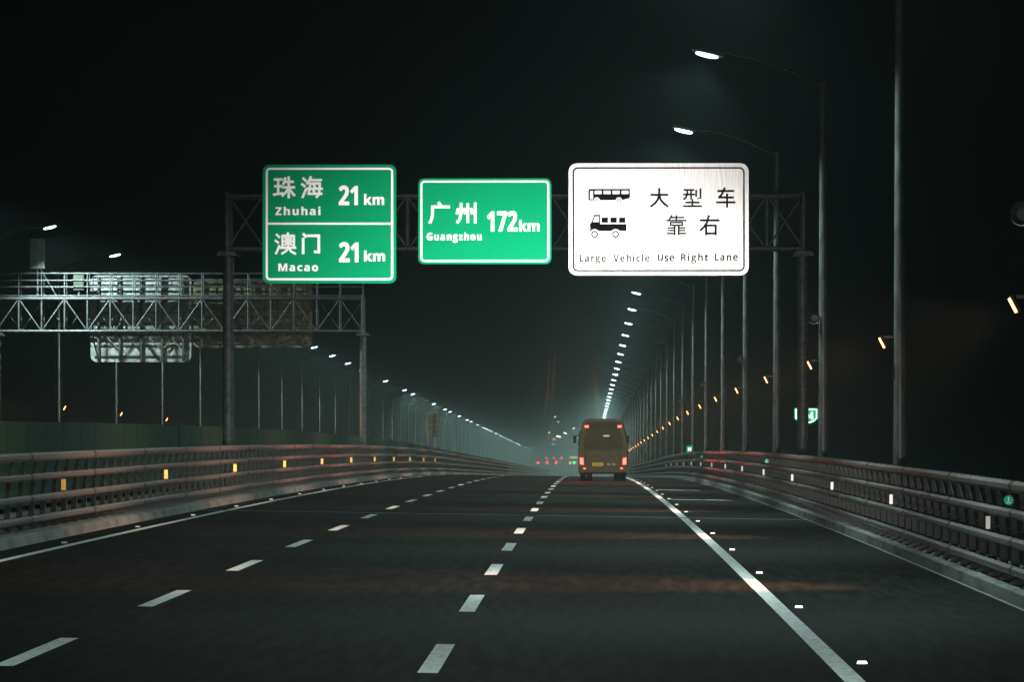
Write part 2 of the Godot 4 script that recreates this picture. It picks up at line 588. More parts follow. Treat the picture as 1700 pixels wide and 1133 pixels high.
# ------------------------------------------------------------------ crash barriers
func guardrail(label: String, x: float, out: float, amber: bool) -> Node3D:
	var o := thing("guardrail", label, "guardrail")
	var rails := [[1.475, 0.088], [1.11, 0.072], [0.73, 0.072], [0.36, 0.072]]
	for r in rails:
		var h: float = r[1]
		var p := []
		for k in 8:
			var a := TAU * (k + 0.5) / 8.0
			p.append(Vector2(x + out * 0.02 + cos(a) * 0.065, r[0] + sin(a) * h * 0.92))
		p.reverse()
		put("rail", sweep(p, near_stops), M["rail_steel"], o)
	# splice sleeves where lengths of rail meet
	var joint := 70.0
	while joint < 300.0:
		for r in rails:
			var c := []
			for k in 8:
				var a := TAU * (k + 0.5) / 8.0
				c.append(Vector2(x + out * 0.02 + cos(a) * 0.073, r[0] + sin(a) * (r[1] * 0.92 + 0.008)))
			c.reverse()
			put("splice_sleeve", sweep(c, PackedFloat32Array([joint, joint + 0.35])), M["post_steel"], o)
		joint += 12.0
	# one post shape, standing on the kerb: web, flanges, foot plate, gussets and rail brackets
	var s := st()
	slab(s, PackedVector2Array([Vector2(out * 0.14, 0), Vector2(out * 0.25, 0), Vector2(out * 0.22, 0.6), Vector2(out * 0.17, 1.08), Vector2(out * 0.1, 1.31), Vector2(out * 0.06, 1.28), Vector2(out * 0.13, 0.68)]), -0.012, 0.012)
	box(s, Vector3(out * 0.135, 0.4, 0), Vector3(0.016, 0.8, 0.1))
	box(s, Vector3(out * 0.11, 1.01, 0), Vector3(0.016, 0.46, 0.1), Basis(Vector3(0, 0, 1), out * 0.1))
	box(s, Vector3(out * 0.25, 0.012, 0), Vector3(0.36, 0.024, 0.26))
	for z in [-0.09, 0.09]:
		slab(s, PackedVector2Array([Vector2(out * 0.14, 0.024), Vector2(out * -0.08, 0.024), Vector2(out * 0.14, 0.17)]), z - 0.008, z + 0.008)
	for r in rails:
		box(s, Vector3(out * 0.095, r[0] - 0.16, 0), Vector3(0.06, 0.09, 0.12))
	box(s, Vector3(out * 0.04, 1.392, 0), Vector3(0.08, 0.022, 0.1))
	for y in [0.72, 1.03]:
		box(s, Vector3(out * 0.12, y, 0), Vector3(0.07, 0.02, 0.17))
	var post := s.commit()
	var d := 62.0
	while d < 660.0:
		put("post", post, M["post_steel"], o, spot_at(x, d, 0.16))
		d += 2.0
	s = st()
	box(s, Vector3.ZERO, Vector3(0.088, 0.21, 0.02) if amber else Vector3(0.062, 0.18, 0.02))
	var plate := s.commit()
	s = st()
	box(s, Vector3(out * 0.04, 0, -0.03), Vector3(0.12, 0.04, 0.03))
	var clip := s.commit()
	d = 100.1 if amber else 74.5
	while d < (345.0 if amber else 390.0):
		var at := spot_at(x - out * 0.0, d, 0.92)
		var r := put("delineator", plate, M["reflector_amber" if amber else "reflector_white"], o, at)
		r.rotation.y = -out * atan2(absf(x), d)
		r.rotation.x = atan2(1.3, d)
		put("delineator_clip", clip, M["post_steel"], o, at)
		d += 24.3 if amber else 23.85
	if not amber:
		s = st()
		tube(s, Vector3(0, 0, -0.01), Vector3(0, 0, 0.01), 0.065, 0.065, 20)
		var disc := s.commit()
		d = 70.6
		while d < 300.0:
			var m := put("marker_disc", disc, M["reflector_green"], o, spot_at(x - 0.02, d, 1.29))
			m.rotation.y = -atan2(absf(x), d)
			var mark := st()
			box(mark, Vector3(0, 0.012, 0.013), Vector3(0.015, 0.058, 0.004))
			box(mark, Vector3(0, -0.034, 0.013), Vector3(0.07, 0.009, 0.004))
			put("numeral", mark.commit(), M["reflector_white"], m)
			var clip_arm := st()
			box(clip_arm, Vector3(0.02, 0.06, -0.03), Vector3(0.03, 0.16, 0.03))
			put("marker_clip", clip_arm.commit(), M["post_steel"], m)
			d += 95.7
	return o

# ------------------------------------------------------------------ the bus ahead
func bus() -> void:
	var d := 258.0
	var o := thing("minibus", "gold brown minibus with red tail lights driving ahead in the right lane", "bus", spot_at(0.71, d), 0.0)
	o.scale = Vector3.ONE * 1.13
	# sections of the body: half widths by height, lofted along its length
	var prof := [[0.98, 0.42], [1.07, 0.55], [1.08, 0.95], [1.075, 1.35], [1.03, 1.75], [0.95, 2.2], [0.90, 2.48], [0.80, 2.62], [0.55, 2.68]]
	var stations := [[0.0, 0.965, 0.0], [-0.12, 1.0, 0.0], [-0.6, 1.0, 0.02], [-5.9, 1.0, 0.02], [-6.6, 0.97, -0.05], [-6.95, 0.86, -0.35]]
	var s := st()
	var rings := []
	for t in stations:
		var ring := []
		for p in prof:
			ring.append(Vector3(p[0] * t[1], p[1] + t[2] * (p[1] / 2.68), t[0]))
		for i in range(prof.size() - 1, -1, -1):
			var p: Array = prof[i]
			ring.append(Vector3(-p[0] * t[1], p[1] + t[2] * (p[1] / 2.68), t[0]))
		rings.append(ring)
	for i in rings.size() - 1:
		var a: Array = rings[i]
		var b: Array = rings[i + 1]
		for k in a.size():
			var j: int = (k + 1) % a.size()
			quad(s, a[k], a[j], b[j], b[k])
	for e in [0, rings.size() - 1]:
		var r: Array = rings[e]
		var n: int = r.size()
		for k in n / 2 - 1:
			if e == 0:
				quad(s, r[n - 1 - k], r[n - 2 - k], r[k + 1], r[k])
			else:
				quad(s, r[k], r[k + 1], r[n - 2 - k], r[n - 1 - k])
	put("body", s.commit(), M["bus_paint"], o)
	# rear window, lower hatch, recess, bumper
	s = st()
	slab(s, PackedVector2Array([Vector2(-0.86, 1.42), Vector2(0.86, 1.42), Vector2(0.80, 1.9), Vector2(0.72, 2.42), Vector2(-0.72, 2.42), Vector2(-0.80, 1.9)]), 0.002, 0.02)
	put("rear_window", s.commit(), M["bus_glass"], o)
	s = st()
	slab(s, PackedVector2Array([Vector2(-0.76, 2.47), Vector2(0.76, 2.47), Vector2(0.7, 2.58), Vector2(-0.7, 2.58)]), -0.1, 0.12)
	put("roof_spoiler", s.commit(), M["bus_trim"], o)
	s = st()
	slab(s, PackedVector2Array([Vector2(-0.8, 0.72), Vector2(0.8, 0.72), Vector2(0.83, 1.34), Vector2(-0.83, 1.34)]), 0.002, 0.022)
	var hatch := put("tailgate", s.commit(), M["bus_paint"], o)
	s = st()
	slab(s, PackedVector2Array([Vector2(-0.72, 0.8), Vector2(0.72, 0.8), Vector2(0.74, 1.27), Vector2(-0.74, 1.27)]), 0.023, 0.026)
	put("recess_panel", s.commit(), M["bus_paint"], hatch)
	s = st()
	for q in [[-0.28, 1.08, 0.3], [0.28, 1.08, 0.3], [-0.28, 1.16, 0.18], [0.3, 1.16, 0.2]]:
		box(s, Vector3(q[0], q[1], 0.03), Vector3(q[2], 0.035, 0.012))
	put("vent", s.commit(), M["bus_trim"], hatch)
	s = st()
	tube(s, Vector3(0.02, 0.96, 0.026), Vector3(0.02, 0.96, 0.05), 0.055, 0.05, 12)
	put("handle", s.commit(), M["dark_plastic"], hatch)
	s = st()
	for x in [-0.79, 0.79]:
		box(s, Vector3(x * 0.96, 1.04, 0.028), Vector3(0.05, 0.5, 0.014))
	box(s, Vector3(0, 1.375, 0.02), Vector3(1.75, 0.03, 0.03))
	put("seam_trim", s.commit(), M["bus_trim"], o)
	s = st()
	slab(s, PackedVector2Array([Vector2(-1.06, 0.38), Vector2(1.06, 0.38), Vector2(1.085, 0.5), Vector2(1.07, 0.7), Vector2(-1.07, 0.7), Vector2(-1.085, 0.5)]), -0.25, 0.1)
	put("bumper", s.commit(), M["bus_paint"], o)
	s = st()
	slab(s, rounded(0.46, 0.14, 0.02), 0.102, 0.11)
	put("number_plate", s.commit(), M["plate_yellow"], o, Vector3(-0.23, 0.735, 0.0))
	s = st()
	for x in [-0.14, -0.05, 0.04, 0.13]:
		box(s, Vector3(x, 0.0, 0.112), Vector3(0.045, 0.07, 0.003))
	put("plate_mark", s.commit(), M["bus_trim"], o, Vector3(-0.22, 0.735, 0.0))
	for x in [0.24, 0.46]:
		s = st()
		slab(s, rounded(0.14, 0.09, 0.02), 0.102, 0.11)
		put("sticker", s.commit(), M["speaker_grey"], o, Vector3(x, 0.735, 0.0))
	s = st()
	slab(s, PackedVector2Array([Vector2(-0.02, 1.97), Vector2(0.05, 1.93), Vector2(0.23, 1.93), Vector2(0.3, 1.97), Vector2(0.23, 2.0), Vector2(0.05, 2.0)]), 0.0205, 0.03)
	put("emblem", s.commit(), M["reflector_white"], o)
	for x in [-1, 1]:
		s = st()
		slab(s, PackedVector2Array([Vector2(x * 0.99, 0.73), Vector2(x * 0.84, 0.73), Vector2(x * 0.86, 1.0), Vector2(x * 1.0, 1.02)]), -0.04, 0.035)
		put("tail_light", s.commit(), M["tail_red"], o)
		s = st()
		box(s, Vector3(x * 0.71, 2.37, 0.03), Vector3(0.17, 0.1, 0.03))
		put("brake_light", s.commit(), M["marker_red"], o)
		s = st()
		box(s, Vector3(x * 0.8, 0.56, 0.105), Vector3(0.1, 0.06, 0.02))
		put("reflector", s.commit(), M["marker_red"], o)
		var l := SpotLight3D.new()
		l.name = "tail_glow"
		l.light_color = Color(1.0, 0.12, 0.08)
		l.light_energy = TAIL_ENERGY
		l.light_size = 0.1
		l.spot_angle = 80.0
		l.spot_range = 60.0
		l.spot_attenuation = 2.0
		l.shadow_enabled = true
		o.add_child(l)
		l.position = Vector3(x * 0.92, 0.9, 0.12)
		l.rotation.y = PI
	# wheels, axle and underside
	for z in [-1.5, -5.6]:
		for x in [-1, 1]:
			s = st()
			for k in (2 if z > -2.0 else 1):
				tube(s, Vector3(x * (0.98 - k * 0.27), 0.39, z), Vector3(x * (0.74 - k * 0.27), 0.39, z), 0.39, 0.39, 20)
			var w := put("wheel", s.commit(), M["dark_rubber"], o)
			s = st()
			tube(s, Vector3(x * 0.985, 0.39, z), Vector3(x * 0.9, 0.39, z), 0.22, 0.2, 16)
			put("rim", s.commit(), M["galvanised"], w)
	s = st()
	box(s, Vector3(0, 0.42, -3.4), Vector3(1.6, 0.2, 6.2))
	tube(s, Vector3(-0.9, 0.39, -1.5), Vector3(0.9, 0.39, -1.5), 0.09, 0.09, 8)
	put("underbody", s.commit(), M["dark_rubber"], o)
	s = st()
	slab(s, PackedVector2Array([Vector2(-0.26, 0.26), Vector2(0.26, 0.26), Vector2(0.26, 0.44), Vector2(-0.26, 0.44)]), -1.02, -1.0)
	var flap := s.commit()
	for x in [-0.76, 0.76]:
		put("mud_flap", flap, M["dark_rubber"], o, Vector3(x, 0, 0))
	for x in [-1, 1]:
		s = st()
		tube(s, Vector3(x * 0.98, 2.0, -6.3), Vector3(x * (1.2 if x < 0 else 1.06), 1.92, -6.25), 0.025, 0.025, 6)
		box(s, Vector3(x * (1.24 if x < 0 else 1.1), 1.78, -6.25), Vector3(0.13, 0.34, 0.1))
		put("mirror", s.commit(), M["dark_plastic"], o)
		for k in 5:
			s = st()
			box(s, Vector3(x * 1.005, 1.85, -1.1 - k * 1.12), Vector3(0.09, 0.62, 1.0), Basis(Vector3(0, 0, 1), x * 0.14))
			put("side_window", s.commit(), M["bus_glass"], o)

# ------------------------------------------------------------------ scene
const LAMP_LEAN := 0.36
const LAMP_ENERGY := 160.0
const WARM_ENERGY := 140.0
const TAIL_ENERGY := 4.2
const HEADLIGHT_ENERGY := 1500.0
const DIPPED_ENERGY := 120.0

func _ready() -> void:
	rng.seed = 77
	# camera: 2.3 m above the road, long lens, looking slightly left and up
	var cam := Camera3D.new()
	cam.name = "camera"
	add_child(cam)
	cam.fov = rad_to_deg(2.0 * atan(566.5 / FOCAL))
	cam.near = 0.5
	cam.far = 20000.0
	cam.position = Vector3(0, 2.3, 0)
	cam.rotation = Vector3(atan2(684.0 - 566.5, FOCAL), atan2(977.0 - 850.0, FOCAL), 0)
	cam.current = true
	# night sky and haze
	var env := Environment.new()
	env.background_mode = Environment.BG_SKY
	var sky := Sky.new()
	var psm := ProceduralSkyMaterial.new()
	psm.sky_top_color = lin(0.0004, 0.0005, 0.0005)
	psm.sky_horizon_color = lin(0.0012, 0.0014, 0.0014)
	psm.ground_bottom_color = lin(0.0003, 0.0003, 0.0003)
	psm.ground_horizon_color = lin(0.001, 0.0012, 0.0012)
	psm.sky_curve = 0.2
	sky.sky_material = psm
	env.sky = sky
	env.tonemap_mode = Environment.TONE_MAPPER_LINEAR
	env.tonemap_exposure = 1.0
	env.sdfgi_enabled = true
	env.ssao_enabled = true
	env.ssil_enabled = true
	env.fog_enabled = true
	env.fog_density = 0.0002
	env.fog_light_color = Color(0.9, 1.0, 0.985)
	env.volumetric_fog_enabled = true
	env.volumetric_fog_density = 0.0
	var we := WorldEnvironment.new()
	we.name = "environment"
	we.environment = env
	add_child(we)
	materials()
	lamp_meshes()
	var d := -12.0
	while d < 430.0:
		all_stops.append(d)
		if d >= 58.0:
			near_stops.append(d)
		d += 4.0
	while d < 4300.0:
		all_stops.append(d)
		if d < 2200.0:
			near_stops.append(d)
		d += 25.0
	build_coach_front()
	build_bridge()
	build_signs()
	build_far_gantry()
	build_lamps()
	bus()
	build_small_signs()
	build_distance()
	build_mist()

# the nose of the coach the picture is taken from, under the view, with its headlights on
func build_coach_front() -> void:
	var o := thing("coach_front", "nose of the coach that follows the minibus, headlights on", "coach")
	var s := st()
	slab(s, PackedVector2Array([Vector2(-1.2, 0.32), Vector2(1.2, 0.32), Vector2(1.25, 0.45), Vector2(1.25, 1.25), Vector2(-1.25, 1.25), Vector2(-1.25, 0.45)]), -1.5, 0.6)
	put("body", s.commit(), M["pole_paint"], o)
	s = st()
	slab(s, rounded(2.5, 0.3, 0.1), -1.58, -1.505)
	put("bumper", s.commit(), M["dark_plastic"], o, Vector3(0, 0.48, 0))
	for x in [-1, 1]:
		s = st()
		tube(s, Vector3(x * 1.2, 0.48, 0.0), Vector3(x * 0.92, 0.48, 0.0), 0.48, 0.48, 18)
		put("wheel", s.commit(), M["dark_rubber"], o, Vector3(0, ground(x * 1.06, 0.0), 0))
		s = st()
		tube(s, Vector3(x * 0.8, 0.95, -1.502), Vector3(x * 0.8, 0.95, -1.54), 0.12, 0.1, 16)
		put("headlight", s.commit(), M["headlight_lens"], o)
		for beam in [[HEADLIGHT_ENERGY, 5.0, Vector3(-2.0, 0.9, -160.0)], [DIPPED_ENERGY, 13.0, Vector3(-1.0, -1.5, -80.0)]]:
			var l := SpotLight3D.new()
			l.name = "headlight_beam"
			l.light_color = Color(1.0, 0.98, 0.965)
			l.light_energy = beam[0]
			l.light_size = 0.09
			l.spot_angle = beam[1]
			l.spot_angle_attenuation = 1.0
			l.spot_range = 600.0
			l.spot_attenuation = 2.0
			l.shadow_enabled = true
			o.add_child(l, true)
			l.look_at_from_position(Vector3(x * 0.8, 0.95, -1.64), beam[2], Vector3.UP)

func build_bridge() -> void:
	var s := st()
	quad(s, Vector3(-7000, -48, 800), Vector3(-7000, -48, -8000), Vector3(7000, -48, -8000), Vector3(7000, -48, 800))
	structure("sea", s.commit(), M["sea_water"])
	structure("bridge_deck", sweep([Vector2(-30.3, -0.12), Vector2(-11.0, -0.12), Vector2(7.1, -0.12), Vector2(6.9, -0.8), Vector2(2.0, -3.6), Vector2(-25.0, -3.6), Vector2(-30.1, -0.8)], all_stops), M["concrete"])
	var road := structure("road", sweep([Vector2(-9.57, -0.12), Vector2(-9.57, 0.0), Vector2(5.42, 0.0), Vector2(5.42, -0.12)], all_stops), M["asphalt"])
	structure("opposite_road", sweep([Vector2(-28.0, -0.12), Vector2(-28.0, 0.0), Vector2(-12.7, 0.0), Vector2(-12.7, -0.12)], all_stops), M["asphalt"])
	structure("kerb", sweep([Vector2(5.42, -0.12), Vector2(5.44, 0.15), Vector2(5.47, 0.17), Vector2(6.6, 0.17), Vector2(6.6, -0.12)], all_stops), M["concrete"])
	structure("median_kerb", sweep([Vector2(-12.7, -0.12), Vector2(-12.7, 0.17), Vector2(-9.72, 0.17), Vector2(-9.66, 0.13), Vector2(-9.58, -0.12)], all_stops), M["concrete"])
	structure("outer_kerb", sweep([Vector2(-30.0, -0.12), Vector2(-30.0, 0.6), Vector2(-28.3, 0.6), Vector2(-28.0, -0.12)], all_stops), M["concrete"])
	# painted lines
	put("edge_line", strip(2.24, 2.43, 20.0, 420.0, 0.004), M["road_paint"], road)
	put("edge_line", strip(-8.98, -8.82, 20.0, 420.0, 0.004), M["road_paint"], road)
	put("kerb_line", strip(5.34, 5.40, 20.0, 420.0, 0.004), M["joint_steel"], road)
	for x in [[-1.515, -1.33, 49.7], [-5.27, -5.085, 49.7]]:
		for k in range(-2, 24):
			var c: float = x[2] + 15.0 * k
			put("lane_dash", strip(x[0], x[1], c - 3.0, c + 3.0, 0.004, 3.0), M["road_paint"], road)
	# cross bars painted on the hard shoulder
	for b in [[168.6, 1.1, 2.62, 4.6], [204.0, 1.6, 2.7, 4.3]]:
		put("shoulder_bar", strip(b[2], b[3], b[0], b[0] + b[1], 0.004), M["road_paint"], road)
	# expansion joint
	put("expansion_joint", strip(-9.5, 5.3, 129.75, 130.1, 0.008), M["joint_steel"], road)
	put("joint_apron", strip(-9.5, 5.3, 129.45, 130.4, 0.004), M["worn_asphalt"], road)
	# raised studs beside the edge lines
	s = st()
	slab(s, PackedVector2Array([Vector2(-0.05, 0), Vector2(0.05, 0), Vector2(0.042, 0.026), Vector2(-0.042, 0.026)]), -0.05, 0.05)
	var stud := s.commit()
	s = st()
	box(s, Vector3(0, 0.0135, 0.052), Vector3(0.084, 0.024, 0.004))
	var face := s.commit()
	for k in range(-1, 20):
		for q in [[2.58, 50.0], [-9.12, 91.9]]:
			var dd: float = q[1] + 15.0 * k
			var o := put("road_stud", stud, M["reflector_white"], road, spot_at(q[0], dd, 0.001))
			put("reflector", face, M["reflector_white"], o)
	guardrail("dark steel guardrail with white reflectors along the hard shoulder", 5.62, 1.0, false)
	guardrail("steel guardrail with amber reflectors along the median", -9.95, -1.0, true)
	# green anti-glare screen on the median
	var f := thing("glare_screen", "long dark green anti-glare screen standing on the median behind the guardrail", "fence")
	var dd := 84.0
	s = st()
	tube(s, Vector3(0, 0.0, 0), Vector3(0, 1.97, 0), 0.04, 0.04, 6)
	var post := s.commit()
	while dd < 1700.0:
		var long := 4.0 if dd < 436.0 else 14.0
		s = st()
		var a := spot_at(-12.35, dd + 0.03, 0.3)
		var b := spot_at(-12.35, dd + long - 0.03, 0.3)
		var up := Vector3(0, 1.85, 0)
		var off := Vector3(0.03, 0, 0)
		quad(s, a + off, a + up + off, b + up + off, b + off)
		quad(s, b - off, b + up - off, a + up - off, a - off)
		quad(s, a + up + off, a + up - off, b + up - off, b + up + off)
		quad(s, a - off, a + up - off, a + up + off, a + off)
		put("screen_panel", s.commit(), M["fence_green"], f)
		put("screen_post", post, M["fence_green"], f, spot_at(-12.42, dd, 0.15))
		dd += long

func build_signs() -> void:
	var d := 160.0
	var px := 1.0 / 54.8
	var base := -drop(d)
	gantry("sign_gantry", "grey steel truss gantry over the lanes carrying two green signs and a white one", -10.95, 6.5, d, 7.25 - base, 8.85 - base, false)
	var z := -d + 0.3
	# heights of points on the signs, read in sign pixels of 1/54.8 m with the eye level at 684
	var centre := func(x0: float, x1: float, y0: float, y1: float) -> Vector3:
		return Vector3(((x0 + x1) * 0.5 - 977.0) * px, 2.3 + (684.0 - (y0 + y1) * 0.5) * px, z)
	# Zhuhai and Macao
	var c: Vector3 = centre.call(437, 658.5, 274, 471)
	var o := panel_sign("distance_sign", "green two-row distance sign for Zhuhai and Macao", 221.5 * px, 197 * px, c, "sheet_green", "sheet_plain_white", 11 * px, 5.0 * px, 3.6 * px)
	var ox := 547.75
	var oy := 372.5
	var s := st()
	box(s, Vector3(0, (oy - 372.0) * px, 0.003), Vector3(205 * px, 3.4 * px, 0.005))
	put("divider", s.commit(), M["sheet_plain_white"], o)
	for g in [["珠", 472.5, 311.5, 35.0, 0.12], ["海", 518.5, 311.5, 35.0, 0.12], ["澳", 474.5, 405.0, 35.0, 0.11], ["门", 516.5, 405.0, 34.0, 0.135]]:
		put("character", glyph(g[0], g[3] * px, g[4]), M["sheet_plain_white"], o, Vector3((g[1] - ox) * px, (oy - g[2]) * px, 0.001))
	for w in [["Zhuhai", 458, 533, 358, 14.5], ["21", 563, 595, 341.5, 33], ["km", 605, 638.5, 341, 18.5], ["Macao", 463, 529, 451, 13], ["21", 563.5, 596, 436, 33.5], ["km", 605, 640, 434.5, 18]]:
		word(o, w[0], (w[1] - ox) * px, (w[2] - ox) * px, (oy - w[3]) * px, w[4] * px, M["sheet_plain_white"], 0.004)
	# Guangzhou
	c = centre.call(695, 915.5, 297, 439)
	o = panel_sign("distance_sign", "smaller green distance sign for Guangzhou 172 km", 220.5 * px, 142 * px, c, "sheet_green", "sheet_plain_white", 10 * px, 3.6 * px, 3.2 * px)
	ox = 805.25
	oy = 368.0
	for g in [["广", 730.5, 354.0, 34.0, 0.135], ["州", 775.5, 354.0, 34.0, 0.135]]:
		put("character", glyph(g[0], g[3] * px, g[4]), M["sheet_plain_white"], o, Vector3((g[1] - ox) * px, (oy - g[2]) * px, 0.001))
	for w in [["172", 809, 859, 385, 34], ["km", 862, 896, 385, 19], ["Guangzhou", 709, 800, 400, 13.5]]:
		word(o, w[0], (w[1] - ox) * px, (w[2] - ox) * px, (oy - w[3]) * px, w[4] * px, M["sheet_plain_white"], 0.004)
	# large vehicles keep right
	c = centre.call(944, 1242, 272, 458)
	o = panel_sign("lane_sign", "white lane sign with black bus and truck symbols", 298 * px, 186 * px, c, "sheet_white", "sheet_black", 14 * px, 6.4 * px, 2.8 * px)
	ox = 1093.0
	oy = 365.0
	for g in [["大", 1094.0, 329.0, 32.5, 0.115], ["型", 1149.0, 329.0, 32.5, 0.098], ["车", 1204.0, 328.5, 32.5, 0.11], ["靠", 1122.5, 375.0, 33.0, 0.086], ["右", 1177.5, 375.0, 33.0, 0.11]]:
		put("character", glyph(g[0], g[3] * px, g[4]), M["sheet_black"], o, Vector3((g[1] - ox) * px, (oy - g[2]) * px, 0.001))
	for w in [["Large", 962, 1006, 436, 13], ["Vehicle", 1018, 1078, 435.5, 13], ["Use", 1091, 1119, 435, 12.5], ["Right", 1130, 1175, 434.5, 13], ["Lane", 1186, 1224, 434, 12.5]]:
		word(o, w[0], (w[1] - ox) * px, (w[2] - ox) * px, (oy - w[3]) * px, w[4] * px, M["sheet_black"], 0.004, 0.15)
	# symbols
	var poly := func(points: Array) -> PackedVector2Array:
		var p := PackedVector2Array()
		for i in range(0, points.size(), 2):
			p.append(Vector2((950.0 + points[i] / 10.3 - ox) * px, (oy - (300.0 + points[i + 1] / 10.3)) * px))
		return p
	var rect := func(x0: float, y0: float, x1: float, y1: float) -> PackedVector2Array:
		return poly.call([x0, y0, x1, y0, x1, y1, x0, y1])
	s = st()
	slab(s, poly.call([285, 150, 985, 150, 985, 305, 860, 340, 385, 345, 275, 345, 275, 180]), 0.0005, 0.004)
	put("bus_symbol", s.commit(), M["sheet_black"], o)
	s = st()
	for r in [[305, 185, 355, 325], [382, 180, 500, 238], [535, 180, 655, 238], [688, 180, 808, 238], [842, 180, 960, 238]]:
		slab(s, rect.call(r[0], r[1], r[2], r[3]), 0.0045, 0.006)
	put("bus_symbol_window", s.commit(), M["sheet_white"], o)
	for x in [420.0, 797.0]:
		for q in [[52.0, "sheet_white", 0.007], [34.0, "sheet_black", 0.0085], [22.0, "sheet_white", 0.01]]:
			s = st()
			var ring := []
			for k in 18:
				ring.append_array([x + cos(TAU * k / 18) * q[0], 345.0 + sin(TAU * k / 18) * q[0]])
			slab(s, poly.call(ring), 0.0045, q[2])
			put("bus_symbol_wheel", s.commit(), M[q[1]], o)
	s = st()
	slab(s, poly.call([375, 590, 475, 590, 475, 750, 925, 750, 925, 870, 300, 870, 280, 880, 310, 830, 295, 760, 330, 715]), 0.0005, 0.004)
	put("truck_symbol", s.commit(), M["sheet_black"], o)
	s = st()
	slab(s, poly.call([388, 620, 455, 620, 455, 715, 355, 715]), 0.0045, 0.006)
	put("truck_symbol_window", s.commit(), M["sheet_white"], o)
	for x in [500.0, 650.0, 798.0]:
		s = st()
		slab(s, rect.call(x, 638, x + 110, 728), 0.0005, 0.004)
		put("truck_symbol_load", s.commit(), M["sheet_black"], o)
	for x in [382.0, 740.0]:
		for q in [[88.0, "sheet_white", 0.007], [60.0, "sheet_black", 0.0085], [36.0, "sheet_white", 0.01]]:
			s = st()
			var ring := []
			for k in 20:
				ring.append_array([x + cos(TAU * k / 20) * q[0], 925.0 + sin(TAU * k / 20) * q[0]])
			slab(s, poly.call(ring), 0.0045, q[2])
			put("truck_symbol_wheel", s.commit(), M[q[1]], o)

func build_far_gantry() -> void:
	var d := 256.4
	var base := -drop(d)
	var px := d / FOCAL
	var low := 2.3 + (684.0 - 550.0) * px - base
	var high := 2.3 + (684.0 - 496.0) * px - base
	gantry("sign_gantry", "grey truss gantry with a railed walkway over the opposite carriageway", -28.8, -10.96, d, low, high, true)
	# backs of its signs, which face the other way
	for q in [[145.0, 313.5, 456.0, 601.0, "sign_back", "pale grey back of a sign hung on the walkway gantry"], [316.0, 516.0, 462.0, 577.0, "dull_back", "dull olive back of a sign hung on the walkway gantry"]]:
		var w: float = (q[1] - q[0]) * px
		var h: float = (q[3] - q[2]) * px
		var o := thing("overhead_sign", q[5], "road sign", Vector3(((q[0] + q[1]) * 0.5 - 977.0) * px, 2.3 + (684.0 - (q[2] + q[3]) * 0.5) * px, -d - 1.5))
		var s := st()
		slab(s, rounded(w, h, 0.32), -0.04, 0.0)
		put("panel", s.commit(), M[q[4]], o)
		var n := 8
		for k in n:
			s = st()
			box(s, Vector3(0, -h * 0.5 + (k + 0.55) * h / n, 0.04), Vector3(w * 0.92, 0.07, 0.05))
			put("channel", s.commit(), M["post_steel"], o)
		for k in 5:
			s = st()
			var x := -w * 0.42 + k * w * 0.21
			box(s, Vector3(x, -0.02, 0.12), Vector3(0.1, h * 0.97, 0.1))
			put("hanger", s.commit(), M["post_steel"], o)
			s = st()
			tube(s, Vector3(x, -h * 0.12, 0.17), Vector3(x + w * 0.19 * (1 if k < 4 else -1), -h * 0.34, 0.17), 0.035, 0.035, 6)
			put("brace", s.commit(), M["dull_back"], o)
	# equipment boxes on the walkway
	var o := thing("equipment_cabinet", "tall pale green cabinet on a short stem above the gantry walkway", "cabinet", Vector3((60.5 - 977.0) * px, 2.3 + (684.0 - 496.0) * px, -d - 0.3))
	var s := st()
	box(s, Vector3(0, 2.2, 0), Vector3(0.7, 1.45, 0.35))
	put("housing", s.commit(), M["cabinet_paint"], o)
	for k in 3:
		s = st()
		box(s, Vector3(-0.22 + k * 0.22, 2.2, 0.19), Vector3(0.03, 1.4, 0.03))
		put("rib", s.commit(), M["cabinet_paint"], o)
	s = st()
	tube(s, Vector3(0, 0.05, 0), Vector3(0, 1.5, 0), 0.05, 0.05, 8)
	tube(s, Vector3(0.1, 1.5, 0), Vector3(0.95, 0.1, 0), 0.04, 0.04, 6)
	put("stem", s.commit(), M["galvanised"], o)
	o = thing("equipment_cabinet", "small square green box on the gantry walkway next to the pale sign back", "cabinet", Vector3((129.5 - 977.0) * px, 2.3 + (684.0 - 496.0) * px, -d - 0.2))
	s = st()
	box(s, Vector3(0, 0.8, 0), Vector3(0.5, 0.75, 0.3))
	put("housing", s.commit(), M["box_paint"], o)
	s = st()
	box(s, Vector3(0, 0.83, 0.16), Vector3(0.4, 0.6, 0.02))
	put("door", s.commit(), M["box_paint"], o)
	s = st()
	tube(s, Vector3(0, 0.08, 0), Vector3(0, 0.45, 0), 0.05, 0.05, 8)
	put("stem", s.commit(), M["galvanised"], o)

func build_lamps() -> void:
	for k in range(-2, 46):
		var d := 107.0 + POLE_STEP * k
		if k == -1:
			d = 74.0
		var warm := k >= -1 and d < 900.0
		var horn := d < 420.0 and k % 2 != 0
		var label := "tall street lamp on the hard shoulder side"
		if warm:
			label += " with amber side lamp"
		if horn:
			label += " and loudspeaker"
		lamp_post(RIGHT_POLE_X, d, true, warm, horn, label, "lamps along the hard shoulder")
	var dark := [11, 13, 16, 17, 19, 22, 24, 27]
	for k in range(-1, 80):
		var d := 253.6 + POLE_STEP * k
		var lit := not k in dark and (k < 27 or (k < 52 and k % 5 in [0, 2, 3]) or k % 6 == 1)
		var warm := k >= 0 and k < 4
		var label := "street lamp on the outer edge of the opposite carriageway"
		if warm:
			label += " with a small amber side lamp"
		elif not lit:
			label = "unlit street lamp on the outer edge of the opposite carriageway"
		lamp_post(LEFT_POLE_X, d, lit, warm, false, label, "lamps along the opposite carriageway")

